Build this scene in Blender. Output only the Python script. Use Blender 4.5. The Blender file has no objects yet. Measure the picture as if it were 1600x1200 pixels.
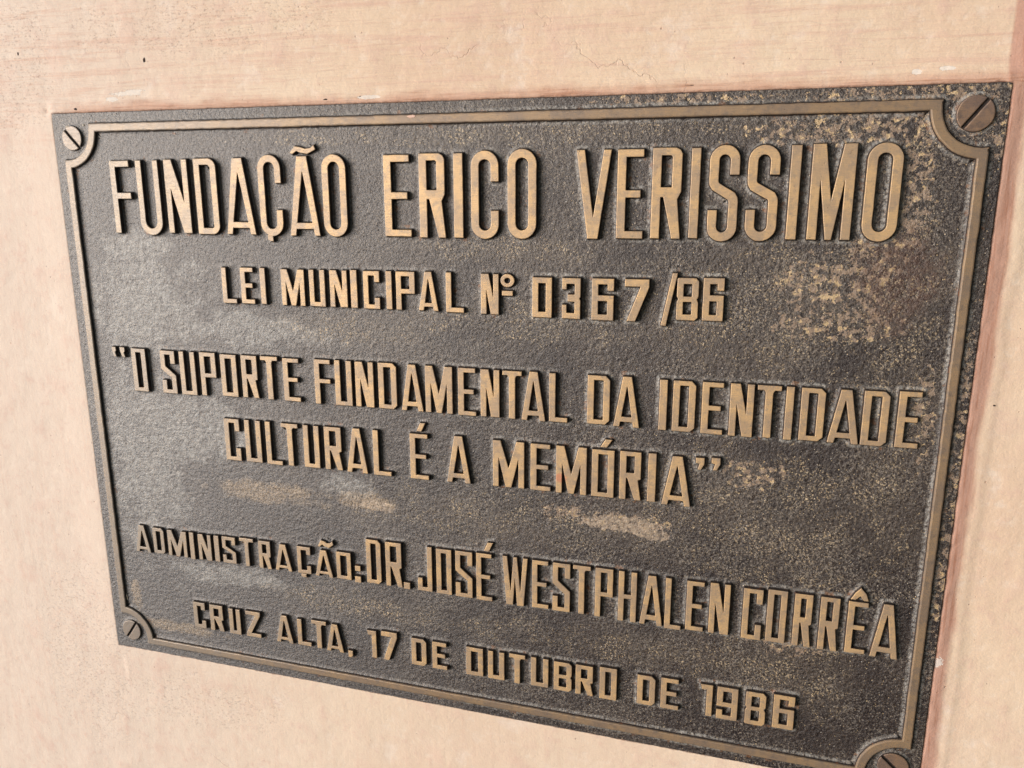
import bpy, math, random
import numpy as np
from mathutils import Vector, Matrix, noise
from mathutils.geometry import tessellate_polygon

scene = bpy.context.scene
col = scene.collection
random.seed(7)
MM = 0.001
PW, PH = 600.0, 416.7              # bronze plaque, millimetres
ORIGIN = Vector((-0.30, 0.0, 1.45))  # lower left corner of the plaque in the world

# ------------------------------------------------------------------ camera
cam_d = bpy.data.cameras.new("camera")
cam = bpy.data.objects.new("camera", cam_d); col.objects.link(cam)
scene.camera = cam
cam_d.sensor_fit = 'HORIZONTAL'; cam_d.sensor_width = 36.0
cam_d.lens = 36.0 * 1272.1 / 1600.0
cam_d.clip_start = 0.02; cam_d.clip_end = 500.0
ROTX = Matrix.Rotation(math.radians(90), 4, 'X')
FRAME = Matrix.Translation(ORIGIN) @ ROTX       # plaque frame: x right, y up, z out of the wall
R = Matrix(((0.957803702, -0.0661745826, 0.279701615),
            (-0.000931559681, 0.972415467, 0.233253708),
            (-0.287421644, -0.223671824, 0.931321488))).to_4x4()
cam.matrix_world = FRAME @ Matrix.Translation((0.48439079, 0.36512765, 0.48383431)) @ R

# ------------------------------------------------------------------ sky, sun, exposure
SUN_EL = math.radians(5.0)
SUN_SIDE = math.radians(52.0)      # how far to the left of straight out of the wall
d = Vector((-math.sin(SUN_SIDE) * math.cos(SUN_EL), -math.cos(SUN_SIDE) * math.cos(SUN_EL), math.sin(SUN_EL)))
world = bpy.data.worlds.new("World"); scene.world = world; world.use_nodes = True
wn = world.node_tree; bg = wn.nodes['Background']
sky = wn.nodes.new('ShaderNodeTexSky'); sky.sky_type = 'NISHITA'; sky.sun_disc = False
sky.sun_elevation = SUN_EL; sky.sun_rotation = math.atan2(d.x, d.y)
sky.dust_density = 3.0; sky.air_density = 1.0
wn.links.new(sky.outputs[0], bg.inputs[0]); bg.inputs[1].default_value = 0.07
sl = bpy.data.lights.new("sun", 'SUN'); sl.energy = 2.2; sl.angle = math.radians(40); sl.color = (1.0, 0.985, 0.98)
sun = bpy.data.objects.new("sun", sl); col.objects.link(sun)
sun.rotation_euler = d.to_track_quat('Z', 'Y').to_euler(); sun.location = (-2, -3, 3)
scene.view_settings.view_transform = 'Standard'; scene.view_settings.look = 'None'
scene.view_settings.exposure = 0.86; scene.view_settings.gamma = 1.0

# ------------------------------------------------------------------ objects' frame
def prop(o, label=None, cat=None, group=None, kind=None):
    if label: o['label'] = label
    if cat: o['category'] = cat
    if group: o['group'] = group
    if kind: o['kind'] = kind
    return o

plaque = bpy.data.objects.new("plaque", None); col.objects.link(plaque)
plaque.matrix_world = FRAME
plaque.empty_display_size = 0.05
prop(plaque, "rectangular cast bronze plaque with raised Portuguese lettering, screwed to the peach plaster wall", "plaque")

# ------------------------------------------------------------------ node helpers (all textures in millimetres of the plaque frame)
class NT:
    def __init__(s, name):
        s.m = bpy.data.materials.new(name); s.m.use_nodes = True
        s.t = s.m.node_tree; s.n = s.t.nodes; s.l = s.t.links
        s.b = s.n['Principled BSDF']
        tc = s.n.new('ShaderNodeTexCoord'); tc.object = plaque
        s.P = s.vm('MULTIPLY', tc.outputs['Object'], (1000, 1000, 1000))
    def put(s, sock, v):
        if isinstance(v, bpy.types.NodeSocket): s.l.new(v, sock)
        elif isinstance(v, (int, float)) and sock.type in ('RGBA', 'VECTOR'):
            sock.default_value = (v, v, v, 1)[:len(sock.default_value)]
        elif isinstance(v, (tuple, list)) and sock.type == 'RGBA' and len(v) == 3: sock.default_value = (*v, 1)
        else: sock.default_value = v
    def vm(s, op, a, b=None):
        x = s.n.new('ShaderNodeVectorMath'); x.operation = op; s.put(x.inputs[0], a)
        if b is not None: s.put(x.inputs[1], b)
        return x.outputs['Value'] if op in ('LENGTH', 'DISTANCE', 'DOT_PRODUCT') else x.outputs[0]
    def ma(s, op, a, b=None, c=None, clamp=False):
        x = s.n.new('ShaderNodeMath'); x.operation = op; x.use_clamp = clamp; s.put(x.inputs[0], a)
        if b is not None: s.put(x.inputs[1], b)
        if c is not None: s.put(x.inputs[2], c)
        return x.outputs[0]
    def noise(s, scale, detail=3, rough=0.55, vec=None, dist=0.0, col=False, off=0.0):
        v = vec if vec is not None else s.P
        if off: v = s.vm('ADD', v, (off, off * 0.7, off * 0.3))
        if isinstance(scale, tuple): v = s.vm('MULTIPLY', v, scale); scale = 1.0
        x = s.n.new('ShaderNodeTexNoise'); s.l.new(v, x.inputs['Vector'])
        x.inputs['Scale'].default_value = scale; x.inputs['Detail'].default_value = detail
        x.inputs['Roughness'].default_value = rough; x.inputs['Distortion'].default_value = dist
        return x.outputs['Color'] if col else x.outputs[0]
    def voro(s, scale, vec=None, feature='F1', out='Distance', off=0.0):
        v = vec if vec is not None else s.P
        if off: v = s.vm('ADD', v, (off, off * 0.6, 0))
        if isinstance(scale, tuple): v = s.vm('MULTIPLY', v, scale); scale = 1.0
        x = s.n.new('ShaderNodeTexVoronoi'); x.feature = feature; s.l.new(v, x.inputs['Vector'])
        x.inputs['Scale'].default_value = scale
        return x.outputs[out]
    def mr(s, v, a, b, c=0.0, d=1.0):
        x = s.n.new('ShaderNodeMapRange'); x.interpolation_type = 'SMOOTHSTEP'
        s.put(x.inputs[0], v)
        for i, q in enumerate((a, b, c, d)): x.inputs[i + 1].default_value = q
        return x.outputs[0]
    def mix(s, f, a, b, mode='MIX'):
        x = s.n.new('ShaderNodeMix'); x.data_type = 'RGBA'; x.blend_type = mode
        s.put(x.inputs['Factor'], f); s.put(x.inputs[6], a); s.put(x.inputs[7], b)
        return x.outputs[2]
    def xy(s):
        x = s.n.new('ShaderNodeSeparateXYZ'); s.l.new(s.P, x.inputs[0]); return x.outputs
    def turned(s, deg):
        x = s.n.new('ShaderNodeVectorRotate'); x.rotation_type = 'EULER_XYZ'; s.l.new(s.P, x.inputs['Vector'])
        x.inputs['Rotation'].default_value = (math.radians(31), math.radians(17), math.radians(deg)); return x.outputs[0]
    def spot(s, x, y, rx, ry, rag=0.5, nz=None):
        """soft ragged blob of the surface: 1 inside, 0 outside"""
        v = s.vm('MULTIPLY', s.vm('SUBTRACT', s.P, (x, y, 0)), (1 / rx, 1 / ry, 0))
        l = s.vm('LENGTH', v)
        return s.mr(s.ma('ADD', l, s.ma('MULTIPLY', s.ma('SUBTRACT', nz, 0.5), rag * 2)), 1.15, 0.55)
    def mx(s, lst):
        r = lst[0]
        for q in lst[1:]: r = s.ma('MAXIMUM', r, q)
        return r
    def bump(s, h, strength=1.0, dist=0.001, prev=None):
        x = s.n.new('ShaderNodeBump'); s.put(x.inputs['Height'], h)
        x.inputs['Strength'].default_value = strength; x.inputs['Distance'].default_value = dist
        if prev is not None: s.l.new(prev, x.inputs['Normal'])
        return x.outputs[0]
    def done(s, color=None, rough=None, metal=None, normal=None, spec=None):
        if color is not None: s.put(s.b.inputs['Base Color'], color)
        if rough is not None: s.put(s.b.inputs['Roughness'], rough)
        if metal is not None: s.put(s.b.inputs['Metallic'], metal)
        if spec is not None: s.put(s.b.inputs['Specular IOR Level'], spec)
        if normal is not None: s.l.new(normal, s.b.inputs['Normal'])
        return s.m

def lin(r, g, b):
    f = lambda c: (c / 255 / 12.92) if c <= 10 else ((c / 255 + 0.055) / 1.055) ** 2.4
    return (f(r), f(g), f(b))

# ---- brushed bronze faces of letters and rail
def bronze(name, base, warm, dull, grey=0.0, stain=False):
    s = NT(name)
    X = s.xy()[0]
    brush = s.noise((0.16, 4.2, 0.4), 4, 0.72)
    brushv = s.noise((4.2, 0.16, 0.4), 3, 0.7, off=44)             # fine horizontal scratches
    brush2 = s.noise((0.2, 6.0, 1.0), 2, 0.6, off=31)
    blot = s.noise(0.06, 5, 0.62)
    blot2 = s.noise(0.17, 5, 0.68, off=9)
    c = s.mix(s.mr(blot, 0.42, 0.56), base, warm)
    c = s.mix(s.mr(blot2, 0.47, 0.68, 0, 0.75), c, dull)
    c = s.mix(s.mr(brush, 0.38, 0.66, 0.0, 0.42), c, dull)
    c = s.mix(s.mr(brushv, 0.5, 0.72, 0.0, 0.3), c, warm)
    c = s.mix(s.mr(brush2, 0.52, 0.72, 0.0, 0.35), c, warm)
    c = s.mix(s.mr(X, 260, 0, 0.0, grey), c, (0.30, 0.27, 0.235))  # sheen towards the left, painted in as a greyer tone
    pit = s.mr(s.noise(1.3, 2, 0.5, off=77), 0.70, 0.76)
    c = s.mix(s.ma('MULTIPLY', pit, 0.8), c, (0.06, 0.035, 0.02))
    c = s.mix(s.mr(s.noise(0.5, 4, 0.65, off=17), 0.62, 0.72, 0, 0.5), c, (0.16, 0.10, 0.06))
    if stain: c = s.mix(s.ma('MULTIPLY', s.spot(372.5, 185, 4.5, 3.6, 0.5, blot2), 0.6), c, (0.62, 0.20, 0.12))
    h = s.ma('ADD', s.ma('MULTIPLY', brush, 0.6), s.ma('ADD', s.ma('MULTIPLY', brush2, 0.4), s.ma('MULTIPLY', pit, -1.2)))
    return s.done(c, s.mr(brush, 0.3, 0.7, 0.36, 0.56), 0.22, s.bump(h, 0.7, 0.00022), 0.7)
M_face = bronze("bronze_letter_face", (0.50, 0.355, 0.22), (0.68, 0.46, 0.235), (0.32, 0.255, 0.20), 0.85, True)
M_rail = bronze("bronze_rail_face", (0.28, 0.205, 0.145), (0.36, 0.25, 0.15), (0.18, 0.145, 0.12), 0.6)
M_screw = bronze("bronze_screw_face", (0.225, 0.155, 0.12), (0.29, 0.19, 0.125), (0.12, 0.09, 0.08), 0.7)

# ---- dark walls of the raised work, with rusty spots
s = NT("patina_sides")
nz = s.noise(0.5, 4, 0.6)
c = s.mix(s.mr(nz, 0.35, 0.7), (0.030, 0.021, 0.018), (0.055, 0.042, 0.036))
c = s.mix(s.mr(s.noise(0.22, 3, 0.6, off=50), 0.60, 0.72, 0, 0.7), c, (0.16, 0.055, 0.022))
M_side = s.done(c, 0.6, 0.15, s.bump(s.noise(1.6, 3, 0.6), 0.6, 0.0005))

# ---- dark patinated field, with pale dust lying in the fillets (vertex attribute "fillet")
s = NT("patina_field")
X, Y, Z = s.xy()
at = s.n.new('ShaderNodeAttribute'); at.attribute_name = "fillet"; fil = at.outputs['Fac']
T1 = s.turned(33); T2 = s.turned(61)
fine = s.noise(0.72, 4, 0.74, vec=T1, dist=0.4)
vfine = s.noise(1.3, 2, 0.6, vec=T2, off=13)
mid = s.noise(0.30, 4, 0.6)
big = s.noise(0.020, 4, 0.6, off=5)
edge = s.noise(0.075, 5, 0.68, off=21)
edge2 = s.noise(0.22, 5, 0.66, off=43)
grain = s.ma('ADD', s.ma('MULTIPLY', fine, 0.75), s.ma('MULTIPLY', vfine, 0.25))
c = s.mix(s.mr(big, 0.35, 0.65), (0.024, 0.016, 0.016), (0.055, 0.042, 0.037))
cl = s.mr(s.noise(0.028, 5, 0.66, off=28), 0.40, 0.60, 0.08, 1.0)
c = s.mix(s.ma('MULTIPLY', s.mr(grain, 0.515, 0.585, 0, 0.9), cl), c, (0.27, 0.235, 0.195))  # tiny highlights on the grain, painted into the colour
c = s.mix(s.mr(grain, 0.48, 0.39, 0, 0.8), c, (0.016, 0.011, 0.012))
# grey oxide bloom plus painted-in sheen over the left third, chalky in places
bloom_sheen = s.mr(s.ma('ADD', X, s.ma('MULTIPLY', s.ma('SUBTRACT', edge, 0.5), 260)), 420, 20)
c = s.mix(s.ma('MULTIPLY', bloom_sheen, s.mr(grain, 0.38, 0.58, 0.35, 0.85)), c, (0.175, 0.172, 0.176))
chalk = s.mx([s.spot(60, 285, 46, 42, 1.5, edge), s.spot(50, 165, 40, 78, 1.5, edge), s.spot(90, 195, 60, 30, 1.5, edge),
              s.spot(110, 78, 55, 9, 1.2, edge), s.spot(62, 325, 30, 14, 1.2, edge), s.spot(215, 162, 22, 9, 1.1, edge), s.spot(150, 270, 60, 12, 1.3, edge)])
c = s.mix(s.ma('MULTIPLY', chalk, s.mr(s.noise(0.22, 6, 0.76, off=3), 0.36, 0.66, 0.10, 0.62)), c, (0.42, 0.42, 0.41))
# brass showing through where the patina is worn: fine specks
wear = s.mx([s.spot(495, 300, 80, 38, 1.5, edge), s.spot(360, 285, 100, 14, 1.5, edge), s.spot(500, 175, 85, 45, 1.5, edge),
             s.spot(330, 150, 130, 18, 1.5, edge), s.spot(220, 275, 60, 11, 1.5, edge), s.spot(515, 70, 45, 34, 1.4, edge),
             s.spot(400, 70, 110, 11, 1.5, edge), s.spot(560, 250, 24, 150, 1.5, edge), s.spot(330, 397, 200, 6, 1.5, edge),
             s.spot(230, 70, 90, 11, 1.5, edge), s.spot(340, 328, 60, 9, 1.5, edge)])
c = s.mix(s.ma('MULTIPLY', wear, s.mr(grain, 0.44, 0.6, 0.0, 0.22)), c, (0.20, 0.165, 0.13))
sp = s.noise(0.85, 3, 0.62, vec=T2, off=90, dist=0.5)
speck = s.ma('MULTIPLY', s.mr(sp, 0.565, 0.61), s.ma('MULTIPLY', wear, s.mr(s.noise(0.06, 4, 0.65, off=14), 0.42, 0.60, 0.10, 1.0)))
c = s.mix(s.ma('MULTIPLY', speck, 0.95), c, s.mix(mid, (0.38, 0.30, 0.21), (0.66, 0.52, 0.32)))
# loose pale and brassy flecks, thinly over everything to the right
fl = s.voro(0.42, off=3)
fleck = s.ma('MULTIPLY', s.mr(s.ma('ADD', fl, s.ma('MULTIPLY', fine, 0.6)), 0.43, 0.39), s.mr(X, 100, 480, 0.0, 1.0))
c = s.mix(s.ma('MULTIPLY', fleck, 0.9), c, s.mix(s.mr(mid, 0.47, 0.53), (0.58, 0.45, 0.27), (0.42, 0.39, 0.35)))
# larger bare flakes
bare = s.mx([s.spot(535, 395, 52, 9, 1.5, edge2), s.spot(560, 360, 9, 36, 1.6, edge2), s.spot(520, 312, 24, 15, 1.7, edge2),
             s.spot(541, 318, 11, 24, 1.6, edge2), s.spot(412, 158, 30, 6.5, 1.0, edge2), s.spot(528, 290, 30, 8, 1.7, edge2),
             s.spot(490, 198, 16, 8, 1.7, edge2), s.spot(518, 92, 20, 10, 1.7, edge2), s.spot(579, 240, 5, 26, 1.5, edge2),
             s.spot(598, 190, 7, 90, 1.6, edge2), s.spot(560, 412.6, 60, 3.6, 1.3, edge2), s.spot(597.5, 396, 4, 18, 1.2, edge2),
             s.spot(440, 413.5, 50, 2.6, 1.4, edge2), s.spot(375, 160, 14, 5, 1.6, edge2)])
flake = s.mr(s.noise(0.20, 5, 0.68, off=66), 0.505, 0.522)
bare = s.ma('MULTIPLY', s.mr(bare, 0.12, 0.3), flake)
c = s.mix(s.ma('MULTIPLY', bare, 0.92), c, s.mix(s.mr(s.noise(0.30, 2, 0.5, off=8), 0.56, 0.62), (0.30, 0.22, 0.16), (0.62, 0.46, 0.26)))
rub = s.ma('MULTIPLY', s.mx([s.spot(232, 152, 30, 6.5, 1.0, edge), s.spot(150, 150, 50, 8, 1.4, edge), s.spot(60, 26, 45, 5, 1.2, edge), s.spot(25, 50, 5, 14, 1.2, edge)]), s.mr(fine, 0.38, 0.60, 0.15, 1.0))
c = s.mix(s.ma('MULTIPLY', rub, 0.6), c, (0.46, 0.35, 0.235))
smear = s.ma('MULTIPLY', s.mr(s.mx([s.spot(412, 157, 28, 6.0, 0.8, edge2), s.spot(240, 150, 16, 4.5, 0.9, edge2), s.spot(432, 152, 12, 4, 0.8, edge2)]), 0.3, 0.55), s.mr(s.noise(0.38, 4, 0.65, vec=T1, off=5), 0.40, 0.50, 0.25, 1.0))
c = s.mix(s.ma('MULTIPLY', smear, 0.85), c, s.mix(s.mr(mid, 0.4, 0.6), (0.30, 0.235, 0.18), (0.48, 0.38, 0.28)))
rust = s.mx([s.spot(556, 318, 24, 30, 0.9, edge), s.spot(390, 190, 12, 20, 1.0, edge)])
c = s.mix(s.ma('MULTIPLY', rust, s.mr(mid, 0.3, 0.6, 0.1, 0.45)), c, (0.11, 0.045, 0.028))
# grime and dust in the fillets
dn = s.noise(0.5, 5, 0.68, off=12)
dust = s.ma('MULTIPLY', s.ma('MULTIPLY', fil, s.mr(dn, 0.38, 0.62)), s.ma('MULTIPLY', s.mr(X, 60, 480, 0.12, 0.9), s.mr(s.noise(0.035, 4, 0.65, off=37), 0.34, 0.56, 0.2, 1.0)))
c = s.mix(dust, c, (0.38, 0.372, 0.35))
c = s.mix(s.ma('MULTIPLY', s.ma('MULTIPLY', s.mr(fil, 0.0, 0.3), s.mr(s.noise(0.14, 4, 0.6, off=60), 0.60, 0.70)), 0.7), c, (0.20, 0.085, 0.03))
pits = s.mr(s.ma('ADD', s.voro(0.26, off=40), s.ma('MULTIPLY', fine, 0.25)), 0.24, 0.17)
c = s.mix(s.ma('MULTIPLY', pits, s.mr(X, 460, 150, 0.0, 0.85)), c, (0.022, 0.015, 0.014))
h = s.ma('ADD', s.ma('MULTIPLY', grain, 1.0), s.ma('MULTIPLY', mid, 1.5))
h = s.ma('SUBTRACT', h, s.ma('MULTIPLY', pits, 0.5))
h = s.ma('SUBTRACT', h, s.ma('MULTIPLY', bare, 0.12))
M_field = s.done(c, s.mr(fine, 0.3, 0.7, 0.36, 0.58), 0.12, s.bump(h, 0.75, 0.0008), 1.0)
M_foot = M_field

# ---- painted plaster wall
s = NT("peach_painted_plaster")
X, Y, Z = s.xy()
side = s.mr(s.ma('ADD', Y, s.ma('MULTIPLY', s.noise(0.012, 3, 0.6), 80)), 400, 470)     # 1 above the plaque: brushed level; 0: brushed upright
hor = s.noise((0.012, 0.22, 0.2), 5, 0.68, dist=0.3)
ver = s.noise((0.22, 0.012, 0.2), 5, 0.68, dist=0.3, off=70)
hor2 = s.noise((0.05, 0.9, 0.9), 4, 0.7, off=20)
ver2 = s.noise((0.9, 0.05, 0.9), 4, 0.7, off=23)
st = s.mix(side, ver, hor); st2 = s.mix(side, ver2, hor2)
cloud = s.noise(0.0075, 4, 0.55, off=2)
blot = s.noise(0.03, 5, 0.65, off=11)
mot = s.noise(0.11, 5, 0.7, off=111)
mot2 = s.noise(0.42, 4, 0.7, off=91)
c = s.mix(s.mr(cloud, 0.35, 0.65), (0.775, 0.60, 0.455), (0.82, 0.665, 0.51))
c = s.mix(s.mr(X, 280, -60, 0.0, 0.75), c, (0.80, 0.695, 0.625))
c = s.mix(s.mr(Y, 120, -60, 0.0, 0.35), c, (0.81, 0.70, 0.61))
hv = s.mr(side, 0, 1, 0.20, 0.75)
c = s.mix(s.ma('MULTIPLY', s.mr(st, 0.47, 0.70), hv), c, (0.72, 0.50, 0.40))
c = s.mix(s.ma('MULTIPLY', s.mr(st2, 0.52, 0.74), s.ma('MULTIPLY', hv, 0.7)), c, (0.64, 0.43, 0.34))
c = s.mix(s.mr(blot, 0.52, 0.70, 0, 0.40), c, (0.75, 0.53, 0.45))
c = s.mix(s.mr(blot, 0.44, 0.30, 0, 0.6), c, (0.86, 0.75, 0.66))
c = s.mix(s.mr(mot, 0.52, 0.70, 0, 0.36), c, (0.69, 0.475, 0.405))
c = s.mix(s.mr(mot, 0.46, 0.30, 0, 0.4), c, (0.87, 0.77, 0.67))
c = s.mix(s.mr(mot2, 0.58, 0.74, 0, 0.35), c, (0.62, 0.435, 0.37))
# scuffed, pitted areas
scuff = s.ma('MULTIPLY', s.mx([s.spot(120, 470, 110, 22, 1.3, blot), s.spot(-40, 450, 60, 60, 1.3, blot), s.spot(-30, -10, 60, 90, 1.2, blot), s.spot(70, -40, 90, 30, 1.2, blot)]),
             s.mr(s.noise((0.35, 0.7, 0.5), 4, 0.72, off=33), 0.56, 0.68))
c = s.mix(s.ma('MULTIPLY', scuff, 0.30), c, (0.50, 0.31, 0.25))
dots = s.mr(s.ma('ADD', s.voro(0.16, off=8), s.ma('MULTIPLY', s.noise(0.05, 3, 0.5, off=55), 0.35)), 0.225, 0.18)
c = s.mix(s.ma('MULTIPLY', dots, 0.5), c, (0.36, 0.20, 0.16))
# old redder paint on right and upper edges; right band also paints plaque's shadow
ex = s.ma('MAXIMUM', s.ma('MULTIPLY', X, -1), s.ma('SUBTRACT', X, 600.1)); ey = s.ma('MAXIMUM', s.ma('MULTIPLY', Y, -1), s.ma('SUBTRACT', Y, 416.7))
ed = s.ma('MAXIMUM', ex, ey)
joint = s.ma('MULTIPLY', s.mr(s.ma('ADD', ed, s.ma('MULTIPLY', s.ma('SUBTRACT', s.noise(0.25, 4, 0.65, off=61), 0.5), 2.2)), 1.3, 0.3), s.mr(s.noise(0.05, 3, 0.6, off=62), 0.35, 0.6, 0.35, 1.0))
e1 = s.ma('ADD', X, s.ma('MULTIPLY', s.ma('SUBTRACT', s.noise((0.05, 0.02, 0.1), 4, 0.6, off=4), 0.5), 10))
red = s.ma('MULTIPLY', s.mr(e1, 611, 606), s.mr(X, 597, 599))
e2 = s.ma('ADD', Y, s.ma('MULTIPLY', s.ma('SUBTRACT', s.noise((0.03, 0.05, 0.1), 5, 0.65, off=14), 0.5), 16))
redt = s.ma('MULTIPLY', s.ma('MULTIPLY', s.mr(e2, 426, 417), s.mr(Y, 415, 416)), s.ma('MULTIPLY', s.mr(X, -3, 25), s.mr(X, 640, 600)))
rr = s.mix(s.mr(s.noise((0.6, 0.03, 0.3), 4, 0.65, off=81), 0.45, 0.68), (0.60, 0.345, 0.27), (0.46, 0.20, 0.135))
c = s.mix(s.ma('MULTIPLY', red, 0.85), c, rr)
c = s.mix(s.ma('MULTIPLY', redt, 0.8), c, s.mix(s.mr(s.noise((0.03, 0.6, 0.3), 4, 0.65, off=87), 0.45, 0.66), (0.64, 0.40, 0.30), (0.45, 0.21, 0.135)))
chips = s.mx([s.spot(52, 425, 5.5, 1.8, .9, mot2), s.spot(64, 428.5, 14, 1.6, 1.0, mot2), s.spot(71, 430, 8, 1.2, .9, mot2), s.spot(246, 420.5, 9, 1.3, .8, mot2),
              s.spot(556, 423.5, 2.4, 1.7, .8, mot2), s.spot(570, 424.6, 4.2, 1.3, .7, mot2), s.spot(602, 92, 3, 4, 1.3, mot2)])
chips = s.mr(chips, 0.35, 0.5)
c = s.mix(s.ma('MULTIPLY', chips, 0.75), c, (0.86, 0.82, 0.77))
vw = s.vm('ADD', s.P, s.vm('MULTIPLY', s.noise(0.03, 4, 0.6, col=True, off=19), (60, 60, 0)))
crack = s.ma('MULTIPLY', s.mr(s.voro(0.0085, vec=vw, feature='DISTANCE_TO_EDGE'), 0.006, 0.001), s.mr(s.noise(0.012, 3, 0.6, off=29), 0.58, 0.66))
c = s.mix(s.ma('MULTIPLY', crack, 0.3), c, (0.52, 0.33, 0.26))
h = s.ma('ADD', s.ma('MULTIPLY', st, s.mr(side, 0, 1, 0.15, 0.8)), s.ma('ADD', s.ma('MULTIPLY', st2, s.mr(side, 0, 1, 0.06, 0.35)), s.ma('ADD', s.ma('MULTIPLY', blot, 1.5), s.ma('MULTIPLY', mot, 0.8))))
c = s.mix(s.ma('MULTIPLY', joint, 0.8), c, (0.20, 0.105, 0.075))
h = s.ma('SUBTRACT', h, s.ma('MULTIPLY', s.ma('MAXIMUM', s.ma('MAXIMUM', scuff, dots), s.ma('MAXIMUM', crack, chips)), 0.35))
h = s.ma('ADD', h, s.ma('MULTIPLY', s.noise(0.6, 4, 0.7, vec=s.turned(25)), 0.2))
M_wall = s.done(c, 0.65, 0.0, s.bump(h, 0.6, 0.0009), 0.25)

s = NT("dark_hole"); M_hole = s.done((0.035, 0.018, 0.014), 0.9, 0.0)
s = NT("dried_cement"); M_cement = s.done(s.mix(s.noise(0.9, 4, 0.6), (0.42, 0.38, 0.31), (0.60, 0.56, 0.48)), 0.85, 0.0, s.bump(s.noise(1.5, 4), 0.7, 0.0006))
s = NT("pink_paint_drip"); M_drip = s.done((0.74, 0.50, 0.40), 0.45, 0.0)

# ------------------------------------------------------------------ geometry helpers (millimetres in the plaque frame)
def link(name, me, parent, loc=(0, 0, 0)):
    o = bpy.data.objects.new(name, me); col.objects.link(o)
    o.parent = parent; o.location = Vector(loc) * MM
    return o

def area(p): return 0.5 * sum(p[i - 1][0] * p[i][1] - p[i][0] * p[i - 1][1] for i in range(len(p)))
def ccw(p): return list(p) if area(p) > 0 else list(reversed(p))

def nub(p, r):
    """knock the corners off a counter-clockwise loop (cast work has no knife edges)"""
    p = [q for i, q in enumerate(p) if (Vector(q) - Vector(p[i - 1])).length > 1e-4]
    out = []; n = len(p)
    for i in range(n):
        a, b, c = Vector(p[i - 1]), Vector(p[i]), Vector(p[(i + 1) % n])
        u, v = a - b, c - b
        if u.length < 1e-6 or v.length < 1e-6: continue
        ang = u.angle(v); k = min(r, u.length * 0.3, v.length * 0.3)
        if ang > 2.7: out.append(tuple(b)); continue
        q0 = b + u.normalized() * k; q2 = b + v.normalized() * k
        m = (q0 + q2) * 0.5 * 0.45 + b * 0.55
        out += [tuple(q0), tuple(m), tuple(q2)]
    return out

def rough(p, step, amp, seed):
    """resample long edges and let them wander a little"""
    out = []; n = len(p)
    for i in range(n):
        a, b = Vector(p[i]), Vector(p[(i + 1) % n]); L = (b - a).length
        k = max(1, int(L / step))
        for j in range(k):
            q = a.lerp(b, j / k)
            w = noise.noise_vector(Vector((q.x * 0.22 + seed, q.y * 0.22, seed * 1.7))) * amp * 0.8 \
              + noise.noise_vector(Vector((q.x * 0.9 + seed, q.y * 0.9, seed * 0.7))) * amp * 0.5
            out.append((q.x + w.x, q.y + w.y))
    return out

def offset(p, d):
    n = len(p); out = []
    for i in range(n):
        a, b, c = Vector(p[i - 1]), Vector(p[i]), Vector(p[(i + 1) % n])
        e1 = (b - a); e2 = (c - b)
        if e1.length < 1e-9: e1 = e2
        if e2.length < 1e-9: e2 = e1
        n1 = Vector((e1.y, -e1.x)).normalized(); n2 = Vector((e2.y, -e2.x)).normalized()
        m = (n1 + n2)
        if m.length < 1e-6: m = n1
        m.normalize(); k = d / max(0.45, m.dot(n1))
        out.append((b.x + m.x * k, b.y + m.y * k))
    return out

FW = {0.8: 0.55, 0.85: 0.55, 1.4: 1.0, 2.2: 0.7, 3.2: 0.0}
def raised(name, loops, h, profile, mats, seed=0, nubr=0.3, step=1.6, amp=0.06, bevel=0.22, origin=(0, 0), prep=True):
    """loops[0] outer, rest holes -> mesh with a flat face and flared cast walls. mats = face, side, foot"""
    ls = []
    for i, l in enumerate(loops):
        l = ccw(l)
        if prep:
            l = nub(l, nubr); l = rough(l, step, amp, seed + i * 3.1)
        ls.append(l)
    V = []; F = []; mi = []
    fw = []
    def ring(pts, z, f=0.0):
        s0 = len(V); fw.extend([f] * len(pts)); V.extend([((x - origin[0]) * MM, (y - origin[1]) * MM, z * MM) for x, y in pts]); return s0
    top = []
    base = []
    for i, l in enumerate(ls):
        sg = 1 if i == 0 else -1          # holes: "outwards" means into the hole
        inset = offset(l, -bevel * sg)
        top.append(inset); base.append((l, sg))
    starts = [ring(t, h) for t in top]
    tri = tessellate_polygon([[Vector((x, y, 0)) for x, y in t] for t in top])
    flat = []
    for t, s0 in zip(top, starts): flat += list(range(s0, s0 + len(t)))
    for t in tri:
        a, b, c = (flat[k] for k in t)
        A, B, Cc = V[a], V[b], V[c]
        cr = (B[0] - A[0]) * (Cc[1] - A[1]) - (B[1] - A[1]) * (Cc[0] - A[0])
        if abs(cr) < 1e-14: continue
        F.append((a, b, c) if cr > 0 else (a, c, b)); mi.append(0)
    prof = [(-bevel * .35, h - bevel * .22, 0), (0.0, h - bevel, 0)] + profile
    for (l, sg), s0, in zip(base, starts):
        prev = s0; n = len(l)
        for (d, z, m) in prof:
            cur = ring(offset(l, d * sg), z, FW.get(round(d, 2), 0.0) if m == 2 else 0.0)
            for k in range(n):
                a, b = prev + k, prev + (k + 1) % n; c2, d2 = cur + (k + 1) % n, cur + k
                F.append((a, d2, c2, b) if sg > 0 else (a, b, c2, d2)); mi.append(m)
            prev = cur
    me = bpy.data.meshes.new(name); me.from_pydata(V, [], F)
    for m in mats: me.materials.append(m)
    me.polygons.foreach_set('material_index', mi)
    me.polygons.foreach_set('use_smooth', [k == 2 for k in mi])
    at = me.attributes.new('fillet', 'FLOAT', 'POINT'); at.data.foreach_set('value', fw)
    me.update()
    return me

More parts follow.
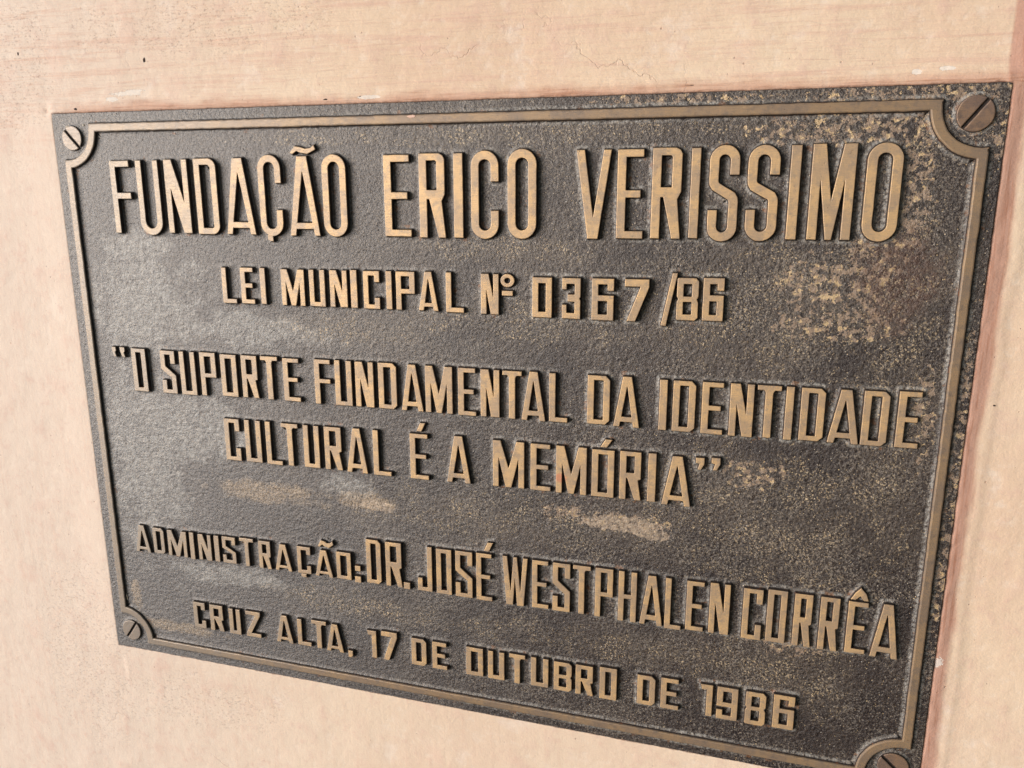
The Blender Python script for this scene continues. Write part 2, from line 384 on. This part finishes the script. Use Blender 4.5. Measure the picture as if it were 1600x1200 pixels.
def arc(cx, cy, rx, ry, a0, a1, n):
    return [(cx + rx * math.cos(math.radians(a0 + (a1 - a0) * i / n)), cy + ry * math.sin(math.radians(a0 + (a1 - a0) * i / n))) for i in range(n + 1)]

def stroke(cl, s):
    n = len(cl); L = []; Rr = []
    for i in range(n):
        b = Vector(cl[i]); a = Vector(cl[i - 1]) if i else None; c = Vector(cl[i + 1]) if i < n - 1 else None
        ns = []
        if a is not None and (b - a).length > 1e-6: e = b - a; ns.append(Vector((-e.y, e.x)).normalized())
        if c is not None and (c - b).length > 1e-6: e = c - b; ns.append(Vector((-e.y, e.x)).normalized())
        m = sum(ns, Vector((0, 0))); m.normalize(); k = (s / 2) / max(0.5, m.dot(ns[0]))
        L.append(tuple(b + m * k)); Rr.append(tuple(b - m * k))
    return L + list(reversed(Rr))

# ------------------------------------------------------------------ the alphabet of the plaque
def box(x0, y0, x1, y1): return [(x0, y0), (x1, y0), (x1, y1), (x0, y1)]

def glyph(c, w, h, s, t, rnd=False):
    """returns outer loop and holes, lower left at 0,0"""
    m = w / 2; r = w / 2
    if c == 'I': return [box(0, 0, w, h)]
    if c == 'L': return [[(0, 0), (w, 0), (w, t), (s, t), (s, h), (0, h)]]
    if c == 'E':
        q = 0.88 * w; y = h * 0.505
        return [[(0, 0), (w, 0), (w, t), (s, t), (s, y - t / 2), (q, y - t / 2), (q, y + t / 2), (s, y + t / 2), (s, h - t), (w * 0.97, h - t), (w * 0.97, h), (0, h)]]
    if c == 'F':
        y = h * 0.52
        return [[(0, 0), (s, 0), (s, y - t / 2), (w * 0.98, y - t / 2), (w * 0.98, y + t / 2), (s, y + t / 2), (s, h - t), (w, h - t), (w, h), (0, h)]]
    if c == 'T':
        a = m - s * 0.52; b = m + s * 0.52; g = s * 0.22
        return [[(a, 0), (b, 0), (b, h - t * 1.5), (b + g, h - t), (w, h - t), (w, h), (0, h), (0, h - t), (a - g, h - t), (a, h - t * 1.5)]]
    if c == 'H':
        y = h * 0.5
        return [[(0, 0), (s, 0), (s, y - t / 2), (w - s, y - t / 2), (w - s, 0), (w, 0), (w, h), (w - s, h), (w - s, y + t / 2), (s, y + t / 2), (s, h), (0, h)]]
    if c == 'U':
        if rnd:
            return [[(0, h)] + arc(m, r, r, r, 180, 360, 14) + [(w, h), (w - s * .93, h)] + arc(m, r * 1.02, r - s * .97, r - s * .97, 360, 180, 10) + [(s, h)]]
        return [[(0, 0), (w, 0), (w, h), (w - s, h), (w - s, t), (s, t), (s, h), (0, h)]]
    if c in ('O', '0'):
        if rnd:
            q = r - s
            return [arc(m, r, r, r, 180, 360, 14) + arc(m, h - r, r, r, 0, 180, 14), arc(m, r, q, q, 180, 360, 8) + arc(m, h - r, q, q, 0, 180, 8)]
        return [box(0, 0, w, h), box(s, t, w - s, h - t)]
    if c == 'D':
        if rnd:
            k = w * .34
            return [[(0, 0), (w - k, 0)] + arc(w - k, k, k, k, 280, 360, 5) + arc(w - k, h - k, k, k, 0, 85, 5) + [(0, h)],
                    [(s, t), (w - s - .8, t), (w - s, t + .8), (w - s, h - t - 1.6), (w - s - 1.6, h - t), (s, h - t)]]
        k = w * .19
        return [[(0, 0), (w - k, 0), (w, k), (w, h - k), (w - k, h), (0, h)], box(s, t, w - s, h - t)]
    if c == 'C':
        if rnd:
            q = r - s
            return [[(w, .335 * h)][:0] + [(w - s, .325 * h), (w - s, r)] + arc(m, r, q, q, 360, 180, 8) + arc(m, h - r, q, q, 180, 0, 8) +
                    [(w - s, .655 * h), (w, .655 * h)] + arc(m, h - r, r, r, 0, 180, 14) + arc(m, r, r, r, 180, 360, 14) + [(w, .325 * h)]]
        return [[(0, 0), (w, 0), (w, .3 * h), (w - s, .3 * h), (w - s, t), (s, t), (s, h - t), (w - s, h - t), (w - s, .71 * h), (w, .71 * h), (w, h), (0, h)]]
    if c == 'S':
        if rnd:
            q = r - s / 2
            cl = [(w - s / 2, .695 * h)] + arc(m, h - r, q, q, 0, 180, 12) + [(s / 2, .635 * h), (s / 2 + .25, .605 * h), (s / 2 + 1.2, .575 * h), (w - s / 2 - 1.2, .475 * h), (w - s / 2 - .25, .445 * h), (w - s / 2, .41 * h)] + \
                 arc(m, r, q, q, 0, -180, 12) + [(s / 2, .33 * h)]
            return [stroke(cl, s)]
        return [[(0, 0), (w, 0), (w, .43 * h), (s, .64 * h), (s, h - t), (w - s, h - t), (w - s, .7 * h), (w, .7 * h), (w, h), (0, h), (0, .57 * h), (w - s, .37 * h), (w - s, t), (s, t), (s, .31 * h), (0, .31 * h)]]
    if c == 'P':
        return [[(0, 0), (s, 0), (s, .43 * h), (w, .43 * h), (w, h), (0, h)], box(s, .43 * h + t, w - s, h - t)]
    if c == 'R':
        if rnd:
            k = w * .2
            return [[(0, 0), (s, 0), (s, .46 * h), (s * 1.3, .46 * h), (w - s * .95, 0), (w, 0), (w * .86, .44 * h), (w * .98, .52 * h), (w * .98, h - k), (w * .98 - k * .35, h - k * .35), (w * .98 - k, h), (0, h)],
                    [(s, .57 * h), (w * .96 - s, .57 * h), (w * .96 - s, h - t - .8), (w * .96 - s - .8, h - t), (s, h - t)]]
        return [[(0, 0), (s, 0), (s, .45 * h), (s * 1.15, .45 * h), (w - s * .98, 0), (w, 0), (w * .84, .42 * h), (w * .97, .44 * h), (w * .97, h), (0, h)], box(s, .56 * h, w * .97 - s, h - t)]
    if c == 'N':
        return [[(0, 0), (s, 0), (s * .98, .6 * h), (w - s * 1.45, 0), (w, 0), (w, h), (w - s, h), (w - s, .44 * h), (s * 1.4, h), (0, h)]]
    if c == 'M':
        k = s * .32 if rnd else s * .48
        return [[(0, 0), (s, 0), (s, .62 * h), (m - k, 0), (m + k, 0), (w - s, .62 * h), (w - s, 0), (w, 0), (w, h), (w - s * 1.35, h), (m, .42 * h), (s * 1.35, h), (0, h)]]
    if c == 'W':
        return [[(.16 * w, 0), (.42 * w, 0), (.5 * w, .56 * h), (.58 * w, 0), (.85 * w, 0), (w, h), (w - s * .95, h), (.71 * w, .3 * h), (.58 * w, h), (.44 * w, h), (.33 * w, .3 * h), (s, h), (0, h)]]
    if c == 'V':
        return [[(m - s * .62, 0), (m + s * .62, 0), (w, h), (w - s * .92, h), (m + .1, .25 * h), (s * 1.0, h), (0, h)]]
    if c == 'A':
        a, b = .335 * w, .665 * w
        y0, y1 = (.085 * h, .165 * h) if rnd else (.10 * h, .20 * h)
        if not rnd: a, b = .33 * w, .67 * w
        sl = a / h
        return [[(0, 0), (s * .93, 0), (s * .95 + sl * y0, y0), (w - s * .95 - sl * y0, y0), (w - s * .93, 0), (w, 0), (b, h), (a, h)],
                [(s * .97 + sl * y1, y1), (w - s * .97 - sl * y1, y1), (m + .12, .80 * h), (m - .12, .80 * h)]]
    if c == 'J':
        return [[(0, 0), (w, 0), (w, h), (w - s, h), (w - s, t), (s, t), (s, .29 * h), (0, .29 * h)]]
    if c == 'Z':
        return [[(0, 0), (w, 0), (w, t), (s * 1.15, t), (w, h - t * .95), (w, h), (0, h), (0, h - t), (w - s * 1.2, h - t), (0, t * .9)]]
    if c in ('B', '8'):
        k = w * .14; n_ = [] if c == 'B' else [(0, .56 * h), (w * .07, .5 * h), (0, .44 * h)]
        lk = 0 if c == 'B' else w * .05
        return [[(lk, 0), (w - k, 0), (w, k), (w, .43 * h), (w * .93, .5 * h), (w, .57 * h), (w, h - k), (w - k, h), (lk, h), (0, h - lk)] + n_ + [(0, lk)],
                box(s * .97, t, w - s * .97, .5 * h - t * .45), box(s * .97, .5 * h + t * .45, w - s * .97, h - t)]
    if c == '3':
        return [[(0, 0), (w, 0), (w, .46 * h), (w * .94, .5 * h), (w, .54 * h), (w, h), (0, h), (0, .72 * h), (s * .8, .72 * h), (s * .8, h - t), (w - s, h - t), (w - s, .6 * h), (.3 * w, .6 * h), (.3 * w, .42 * h),
                 (w - s, .42 * h), (w - s, t), (s * .8, t), (s * .8, .34 * h), (0, .34 * h)]]
    if c == '6':
        return [[(0, 0), (w, 0), (w, .6 * h), (s, .6 * h), (s, h - t), (w - s, h - t), (w - s, .71 * h), (w, .71 * h), (w, h), (0, h)], box(s, t, w - s, .6 * h - t)]
    if c == '9':
        return [[(w - x, h - y) for x, y in l] for l in glyph('6', w, h, s, t)]
    if c == '7':
        return [[(.10 * w, 0), (.46 * w, 0), (w, .82 * h), (w, h), (0, h), (0, h - 1.25 * t), (.64 * w, h - 1.25 * t)]]
    if c == '1':
        return [[(w - s, 0), (w, 0), (w, h), (0, h), (.12 * w, h - 1.15 * t), (w - s, h - 1.15 * t)]]
    if c == '/':
        return [[(.05 * w, 0), (.38 * w, 0), (w, h), (.68 * w, h)]]
    if c == 'tilde':
        return [[(x * w, y * h) for x, y in ((0, .17), (.1, 0), (.27, .36), (.45, .12), (.68, .02), (1, .5), (.93, 1), (.8, .68), (.6, .6), (.42, .8), (.2, .92))]]
    if c == 'acute': return [[(0, 0), (.55 * w, 0), (w, h), (.42 * w, h)]]
    if c == 'circ':
        return [[(x * w, y * h) for x, y in ((0, .02), (.27, 0), (.52, .34), (.74, 0), (1, 0), (.84, .58), (.53, 1), (.25, .6))]]
    if c == 'cedilla': return [[(0, .25 * h), (.45 * w, 0), (w, 0), (w, h), (0, h)]]
    if c == 'q1': return [[(x * w, y * h) for x, y in ((0, 1), (.95, 1), (1, .6), (.75, .45), (1, 0), (.4, 0), (.1, .55))]]
    if c == 'q2': return [[(x * w, y * h) for x, y in ((0, 1), (1, 1), (1, .5), (.62, 0), (.22, 0), (.42, .5), (0, .55))]]
    if c == ',': return [[(.08 * w, 0), (.6 * w, 0), (w, .3 * h), (w, h), (0, h)]]
    if c in ('.', 'obar'): return [box(0, 0, w, h)]
    if c == 'oring': return [arc(m, h / 2, m, h / 2, 0, 345, 17), arc(m, h / 2, m * .42, h * .21, 0, 330, 9)]
    raise ValueError(c)
ROWS = {
'r1': [('F',47.5,63.8,335,384.2), ('U',69.2,87.6,333.8,384.2), ('N',92.5,111.2,335.5,384.6), ('D',116.2,133.6,335.1,385), ('A',139.1,161.6,335.4,385), ('Ç',165.6,182.7,334.6,386.8), ('Ã',187.5,209.7,335.2,385.6), ('O',212.7,229.8,334.8,386.5), ('E',256,274.1,335.8,385.6), ('R',279.9,297.3,335.4,386.2), ('I',302.7,308.8,335.6,386.1), ('C',314,331.7,335.1,387.4), ('O',337.3,355.3,335.5,388.1), ('V',379.3,400,336.3,386.9), ('E',403.5,419,336.8,386.9), ('R',423.5,440.4,337.1,387.5), ('I',445.1,450.2,337.6,387.1), ('S',455.2,471.4,336,388.5), ('S',475.8,492.6,336.5,388.2), ('I',497.9,503.3,337.7,387.8), ('M',508.8,531,337.8,388.3), ('O',536.3,553.8,337.3,388.5), ('cedilla',169.8,174.1,331.1,335.4), ('tilde',190,209,386.8,392.4)],
'r2': [('L',131,142.1,288.3,312.7), ('E',146,156.5,288.5,313.1), ('I',161.4,165.5,288.7,313.2), ('M',177.7,195.4,288.6,312.9), ('U',198.8,210.6,288.7,313.1), ('N',214.2,227,288.9,313.2), ('I',229.4,234.2,288.9,313.6), ('C',238.6,250.3,288.7,313.4), ('I',254.8,259,288.9,313.6), ('P',261.8,275,288.9,313.6), ('A',277.4,291,289.1,314), ('L',296.2,308.3,288.8,314), ('N',319.7,331.4,288.6,313.8), ('oring',332.3,341.5,305.8,314.1), ('obar',333.3,340.4,300.5,303.6), ('0',353.2,365.6,288.2,312.7), ('3',371.9,383.3,288.2,312.8), ('6',390.2,403.5,288.1,313.1), ('7',410,424.3,288.2,313.3), ('/',431.1,440.4,286.3,317.4), ('8',440.3,452.7,290.1,314.8), ('6',455.2,467,290.4,315.2)],
'r3': [('q1',31,35,244.7,252), ('q1',38.1,42.9,244.8,252.1), ('O',48.1,60.6,219.7,251.8), ('S',73.2,85.8,219.9,251.6), ('U',89.7,102.9,220,251.8), ('P',106.8,120.1,220.4,252.1), ('O',124,137.2,221.3,251.6), ('R',141.1,154.3,221.6,251.9), ('T',156.8,170.4,221.4,252.2), ('E',174.4,187.3,221.5,251.8), ('F',198.7,211.1,221.2,252.4), ('U',214.4,227.1,221.4,252.7), ('N',229.7,243.3,221.6,252.7), ('D',246.7,260,221.7,253), ('A',263.2,278.9,221.6,253), ('M',280.4,299.5,221.6,253), ('E',303.4,315.7,221.5,253), ('N',318.8,331.6,221.8,253), ('T',333.5,346.4,221.8,253), ('A',346.2,361.9,221.7,253.4), ('L',364.3,376.2,222.1,253.3), ('D',388.7,402.7,222.8,253.7), ('A',405.2,421.2,222.4,254.1), ('I',432.8,437.5,222.4,253.7), ('D',440.8,454.2,222.4,253.7), ('E',457.9,470.5,222.3,254), ('N',474,487.5,222.3,254.2), ('T',489.1,502.5,222.8,254.3), ('I',505.1,509.5,222.6,254.3), ('D',513.4,526.5,223.1,254.3), ('A',528.9,545.7,223,254.6), ('D',546.6,560.1,223.2,254.9), ('E',564.6,576.5,223.4,255.8)],
'r4': [('C',122.7,135.5,173.3,204.5), ('U',139.6,152.8,173.5,204.7), ('L',156.7,169.3,173.3,204.9), ('T',169.6,182.9,173.7,204.7), ('U',187.1,199.5,174.1,204.9), ('R',203.5,217,174.2,205.1), ('A',220.3,236.2,173.8,205.7), ('L',240.7,254,173.8,205.7), ('E',268.1,281.5,174,205.8), ('acute',272.9,279.6,207.5,213.4), ('A',294.5,311.3,174.4,206.7), ('M',326.8,348.2,174.9,206.4), ('E',352.4,365.8,175.1,206.4), ('M',369.3,389.2,175,206.5), ('O',392.5,406.7,175.2,206.3), ('acute',397.5,405,207.9,213.1), ('R',410.2,423.8,175.2,206.7), ('I',427.7,432.7,175.3,206.8), ('A',436.6,454.3,174.6,206.4), ('q2',456.3,461.4,199.2,206.8), ('q2',465.5,470.7,199.6,207.5)],
'r5': [('A',32.3,46.1,89,111.3), ('D',49.3,59.6,89.8,110.9), ('M',62.8,80.1,89.7,110.6), ('I',82.9,86.9,89.1,111.1), ('N',90.6,102.1,89.9,110.8), ('I',104.8,109.1,90.2,111.3), ('S',111.9,123.5,90.3,111.6), ('T',127.2,139.3,90.1,112.5), ('R',143.4,153.8,90.3,112.3), ('A',157,171,90.8,111.6), ('Ç',175.9,186.9,91.2,112.2), ('cedilla',178,182.4,87.8,90.6), ('Ã',190.3,204.6,90.8,111.4), ('tilde',193.3,205.9,113.5,119.5), ('O',207.8,219.4,91.2,112.1), ('.',222.4,226.8,99,103), ('.',222.2,227,90.2,95), ('D',231.8,243.2,91.4,124.7), ('R',246.8,259.4,91.3,124.7), ('.',260.2,265,90.8,95.7), ('J',271,282,91.3,124.8), ('O',285.1,296.4,91.1,124.6), ('S',299.2,311.6,91,124.9), ('E',314.4,325.8,90.9,125.4), ('acute',319.7,326.4,127.1,133.5), ('W',333,350.7,90.5,125.6), ('E',353.8,365.2,91.2,125.5), ('S',367.9,379.8,91.1,125.6), ('T',381.6,393.4,91.3,125.8), ('P',396.5,408.2,91.3,125.9), ('H',411.8,423.6,90.8,125.8), ('A',425.9,440.5,90.8,125.2), ('L',441.8,452.3,90.1,125.1), ('E',455.1,466.1,91.3,125.2), ('N',469.4,481.7,91.5,125.9), ('C',489.5,501.1,91.3,125.4), ('O',503.9,515.3,91.6,126.6), ('R',519.5,530.2,91.4,126.2), ('R',534.3,545.5,91.3,126.3), ('E',549.8,561.1,92.1,125.8), ('circ',550.5,560.6,126.7,134.8), ('A',564,579.3,91.8,126.6)],
'r6': [('C',80.1,90.9,31.2,52.8), ('R',95,107.3,31.1,52.8), ('U',112.2,122.3,30.9,52), ('Z',127.1,140,31.2,52.5), ('A',153.3,167.7,31,53.4), ('L',171.7,183,31.5,52.8), ('T',183.8,196.1,31.2,53.9), ('A',195.8,210,30.9,53.1), (',',213.4,217.3,28.4,33.9), ('1',229.3,236.8,31.6,53.1), ('7',240.7,253.2,31.5,54.2), ('D',264.4,276,31.9,52.9), ('E',280.4,291.6,31.6,52.6), ('O',306,318.6,31.4,53), ('U',322.2,334.2,31.5,52.7), ('T',337.7,349.2,31,53.3), ('U',353.3,365.7,31.7,53.3), ('B',369.5,382,31.6,53.1), ('R',384.6,396.9,31.4,53.4), ('O',401.1,412.7,31,54.5), ('D',426.3,438.1,31.9,53.4), ('E',441.8,453.4,31.9,54.1), ('1',467,474.8,31.8,54.2), ('9',477.6,490.6,31.5,54.5), ('8',495.3,507.7,31.2,54.4), ('6',512.2,524.9,32,55.5)],
}

# ------------------------------------------------------------------ plaster wall
def axis(lo, hi, d0, d1, step, grow=1.22):
    v = list(np.arange(d0, d1 + step * .5, step)); a = []; s = step; x = d0
    while x > lo: s *= grow; x -= s; a.append(x)
    b = []; s = step; x = v[-1]
    while x < hi: s *= grow; x += s; b.append(x)
    return np.array(a[::-1] + v + b)
gx = axis(-1600, 2200, -170, 670, 2.0); gy = axis(-1350, 1500, -170, 505, 2.0)
def fbm(x, y, s, seed): return noise.fractal(Vector((x * s + seed, y * s, seed * 2.3)), 1.0, 2.0, 4)
def wall_z(x, y):
    z = -2.4 + 0.8 * fbm(x, y, 0.006, 3.0) + 0.22 * fbm(x, y * 1.0, 0.05, 9.0)
    inside = 0 < x < PW and 0 < y < PH
    if inside and min(x, PW - x, y, PH - y) > 1.5: return -6.5
    n1 = noise.noise(Vector((x * 0.03, y * 0.03, 4))) ; n2 = noise.noise(Vector((x * 0.15, y * 0.15, 8)))
    # plaster worked up against the upper, left and lower edges; hollow down the right side
    dt = max(y - PH, 0); dl = max(-x, 0); db = max(-y, 0); dr = max(x - PW, 0)
    dx = max(-x, x - PW, 0); dy = max(-y, y - PH, 0)
    if y >= PH and dx < 8 and x < PW + 3:
        w = math.exp(-(max(dt - .5, 0) / (6 + 2.5 * n1)) ** 2) * math.exp(-(dx / 3) ** 2); z = z * (1 - w) + (-0.45 + .35 * n2) * w
        z += .35 * noise.noise(Vector((x * .05, y * .5, 3))) * math.exp(-(dt / 12) ** 2)
    elif x <= 2: w = math.exp(-(dl / 24) ** 2) * math.exp(-(dy / (4 if y > 0 else 14)) ** 2); z = z * (1 - w) - 0.9 * w
    elif y <= 2: w = math.exp(-(db / 24) ** 2) * math.exp(-(max(x - PW, 0) / 8) ** 2); z = z * (1 - w) - 0.9 * w
    elif x >= PW - 2:
        w = math.exp(-(dr / (8 + 3 * n1)) ** 2) * math.exp(-(max(y - PH, 0) / 8) ** 2); z = z * (1 - w) + (-0.7 + .4 * n2) * w
        z += .5 * math.exp(-((dr - 12 - 3 * n1) / 2.5) ** 2) * math.exp(-(max(y - PH, 0) / 8) ** 2)
    return z
V = []; nx, ny = len(gx), len(gy)
for y in gy:
    for x in gx: V.append((x * MM, y * MM, wall_z(x, y) * MM))
F = [(j * nx + i, j * nx + i + 1, (j + 1) * nx + i + 1, (j + 1) * nx + i) for j in range(ny - 1) for i in range(nx - 1)]
me = bpy.data.meshes.new("plaster_wall"); me.from_pydata(V, [], F); me.materials.append(M_wall)
me.polygons.foreach_set('use_smooth', [True] * len(F)); me.update()
wall = bpy.data.objects.new("plaster_wall", me); col.objects.link(wall); wall.matrix_world = FRAME
prop(wall, "peach painted plaster wall with brush marks, scuffs and chips all round the bronze plaque", "wall")

def crumb(name, pts, z0, z1, mat, parent, loc, seed):
    """small irregular flake or pit plug"""
    me = raised(name, [pts], z1, [(0.02, z0, 0)], (mat, mat, mat), seed, 0.1, 0.5, 0.35, 0.02)
    return link(name, me, parent, loc)
def blob(rx, ry, n, seed):
    rnd = random.Random(seed)
    return [(rx * math.cos(a) * rnd.uniform(.6, 1.1), ry * math.sin(a) * rnd.uniform(.55, 1.15)) for a in (math.tau * i / n for i in range(n))]

# ------------------------------------------------------------------ plaque body
outl = [(0.0, 0.0), (PW, 0.0), (PW + .2, PH), (0, PH)]
me = raised("casting", [outl], 0.0, [(0.25, -1.0, 0), (0.6, -3, 1), (0.8, -12, 1)], (M_field, M_side, M_foot), 5, 1.3, 5.0, 0.30, 0.45)
body = link("backing_plate", me, plaque)

# rail with hollowed corners
def railloop(x0, y0, x1, y1, r, cs):
    p = []
    for (cx, cy, sx, sy), order in zip(cs, (0, 1, 2, 3)):
        # arc from the vertical side to the horizontal side of this corner
        X = x0 if sx < 0 else x1; Y = y0 if sy < 0 else y1
        ya = cy - sy * math.sqrt(max(r * r - (X - cx) ** 2, 1)); xb = cx - sx * math.sqrt(max(r * r - (Y - cy) ** 2, 1))
        a0 = math.degrees(math.atan2(ya - cy, X - cx)); a1 = math.degrees(math.atan2(Y - cy, xb - cx))
        dlt = (a1 - a0 + 180) % 360 - 180
        pts = arc(cx, cy, r, r, a0, a0 + dlt, 12)
        if order in (0, 2): p += pts
        else: p += pts[::-1]
    return p
cs = [(11.5, 11.3, -1, -1), (589.8, 11.8, 1, -1), (590.3, 406.0, 1, 1), (11.5, 405.8, -1, 1)]
outer = railloop(8.8, 7.7, 593.2, 409.3, 20.8, cs)
inner = railloop(14.5, 13.2, 587.9, 403.8, 26.4, cs)
PROF_R = [(0.22, 1.1, 1), (0.45, 0.55, 1), (0.85, 0.28, 2), (1.4, 0.13, 2), (2.2, 0.05, 2), (3.2, -0.02, 2)]
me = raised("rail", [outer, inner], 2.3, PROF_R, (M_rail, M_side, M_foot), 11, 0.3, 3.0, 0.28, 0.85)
link("border_rail", me, plaque)

# ------------------------------------------------------------------ screws
def screw(cx, cy, r, ang, h=1.9, tilt=0.0):
    g = 0.85                              # half width of the slot
    halves = []
    a = math.degrees(math.asin(g / r))
    V = []; Fc = []; mi = []
    n = 18
    def loop(side):
        return arc(0, 0, r, r, a + side * 180, 180 - a + side * 180, n)
    for sd in (0, 1):
        l = rough(loop(sd), 1.2, 0.16, cx * .1 + sd)
        rings = [(offset(l, -0.55), h), (offset(l, -.2), h - .12), (l, h - .45), (offset(l, .12), .55)]
        idx = []
        for pts, z in rings:
            s0 = len(V); idx.append(s0); V.extend([(x * MM, y * MM, z * MM) for x, y in pts])
        m = len(l)
        Fc.append(tuple(range(idx[0], idx[0] + m))); mi.append(0)
        for q in (0, 1, 2):
            for k in range(m):
                A, B = idx[q] + k, idx[q] + (k + 1) % m; C2, D2 = idx[q + 1] + (k + 1) % m, idx[q + 1] + k
                Fc.append((A, D2, C2, B)); mi.append(0 if q < 2 else 1)
    # seat: flared foot under the head, closed by the floor of the slot
    ringsz = [(r + .1, .6, 1), (r + .5, .3, 2), (r + 1.5, .1, 2), (r + 2.6, -.1, 2)]
    s0 = len(V); N = 40
    for rr, z, _ in ringsz: V.extend([(rr * math.cos(math.tau * k / N) * MM, rr * math.sin(math.tau * k / N) * MM, z * MM) for k in range(N)])
    Fc.append(tuple(range(s0, s0 + N))); mi.append(1)
    for q in range(3):
        for k in range(N):
            A = s0 + q * N + k; B = s0 + q * N + (k + 1) % N
            Fc.append((A, A + N, B + N, B)); mi.append(ringsz[q + 1][2])
    me = bpy.data.meshes.new("screw"); me.from_pydata(V, [], Fc)
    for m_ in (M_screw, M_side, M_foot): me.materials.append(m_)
    me.polygons.foreach_set('material_index', mi)
    fa = me.attributes.new('fillet', 'FLOAT', 'POINT'); fa.data.foreach_set('value', [0.0] * s0 + [0.3] * N + [0.8] * N + [1.0] * N + [0.0] * N); me.update()
    o = link("screw", me, plaque, (cx, cy, 0))
    o.rotation_euler = (math.radians(tilt), 0, math.radians(ang))
    return o
screw(17.0, 399.8, 8.4, -47)
screw(585.0, 402.0, 8.9, 53)
screw(17.0, 17.0, 8.7, 54)
screw(584.6, 18.5, 9.0, -42)

# ------------------------------------------------------------------ lettering
PROF = [(0.20, 1.5, 1), (0.45, 0.65, 1), (0.80, 0.30, 2), (1.4, 0.13, 2), (2.2, 0.05, 2), (3.2, -0.02, 2)]
SPEC = {'r1': (5.1, 4.2, True, 3.2), 'r2': (3.8, 3.0, False, 2.9), 'r3': (4.1, 2.9, False, 3.0), 'r4': (4.1, 2.9, False, 3.0), 'r5': (3.7, 2.9, False, 3.0), 'r6': (3.8, 3.0, False, 2.9)}
ACC = ('cedilla', 'tilde', 'acute', 'circ', 'oring', 'obar')
NAMES = {',': 'comma', '.': 'full_stop', '/': 'slash', 'q1': 'quotation_mark', 'q2': 'quotation_mark', 'tilde': 'accent', 'acute': 'accent', 'circ': 'accent', 'cedilla': 'cedilla', 'oring': 'ordinal_ring', 'obar': 'ordinal_bar'}
seed = 20
for rk, items in ROWS.items():
    s0, t0, rnd, h = SPEC[rk]
    made = []
    for (c, xa, xb, ya, yb) in items:
        seed += 1
        w, hh = xb - xa, yb - ya
        base = {'Ç': 'C', 'Ã': 'A'}.get(c, c)
        s, t = s0, t0
        if rk == 'r1' and xa < 250: s = 4.65
        if rk == 'r2' and c in '03678': s, t = 3.9, 3.5
        if rk == 'r2' and c in ('3',): s = 3.6
        if rk == 'r5' and yb < 113: s, t = 3.3, 2.7
        if base in 'AVWMN' and len(base) == 1: s *= .97
        if base == 'W': s *= .95
        if c == 'Ç' and rk == 'r1': pass
        loops = glyph(base, w, hh, s, t, rnd)
        loops = [[(x + xa, y + ya) for x, y in l] for l in loops]
        if rk == 'r2' and c in '0367' and xa < 425: h_ = h + 0.9
        else: h_ = h
        hz = h_ - (0.5 if c in ACC else 0.0)
        jz = random.uniform(-.12, .12)
        small = c in ACC or c in ('q1', 'q2', '.', ',')
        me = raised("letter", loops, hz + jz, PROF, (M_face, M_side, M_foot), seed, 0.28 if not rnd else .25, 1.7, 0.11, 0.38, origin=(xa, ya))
        nm = NAMES.get(c, 'digit' if c.isdigit() else 'letter')
        if c in ACC:
            made.append((nm, me, xa, ya, xb)); continue
        o = link(nm, me, plaque, (xa, ya, 0))
        made.append((o, xa, xb, ya))
    letters = [q for q in made if not isinstance(q[0], str)]
    for q in made:
        if isinstance(q[0], str):
            nm, me, xa, ya, xb = q
            cx = (xa + xb) / 2
            host = min(letters, key=lambda L: abs((L[1] + L[2]) / 2 - cx))
            o = link(nm, me, host[0], (xa - host[1], ya - host[3], 0.0))

# ------------------------------------------------------------------ small marks: chips, crumbs, holes
for i, (x, y, rx, ry) in enumerate([(21, 419.2, 1.5, 1.1), (81, 449, 1.1, 1.9), (216, 420.0, 1.8, .7), (240, 421, 1.0, .5), (441, 420.5, 3.6, .6), (-24.5, 398 + 60, .9, 1.6), (612.5, 250, .9, .5)]):
    crumb("pit", blob(rx, ry, 9, 40 + i), -6, wall_z(x, y) + .06, M_hole, wall, (x, y, 0), i + 300)
link("paint_drip", raised("drip", [blob(2.9, .9, 10, 5)], 2.55, [(.2, 2.2, 0)], (M_drip,) * 3, 400, .2, 1, .1, .1), plaque, (276, 408.0, 0))
for i, (x, y, rx, ry, z) in enumerate([(13.5, 407.6, 2.0, 1.0, .5), (14.5, 404.8, 1.1, 1.8, .5), (27, 408.5, .9, .7, .4), (14.6, 46, 1.5, 3.4, .7), (31.5, 8.8, 1.0, 2.6, .5), (437.5, 158.2, .6, .6, .4)]):
    crumb("cement_spot", blob(rx, ry, 9, 70 + i), -.1, z, M_cement, plaque, (x, y, 0), i + 500)
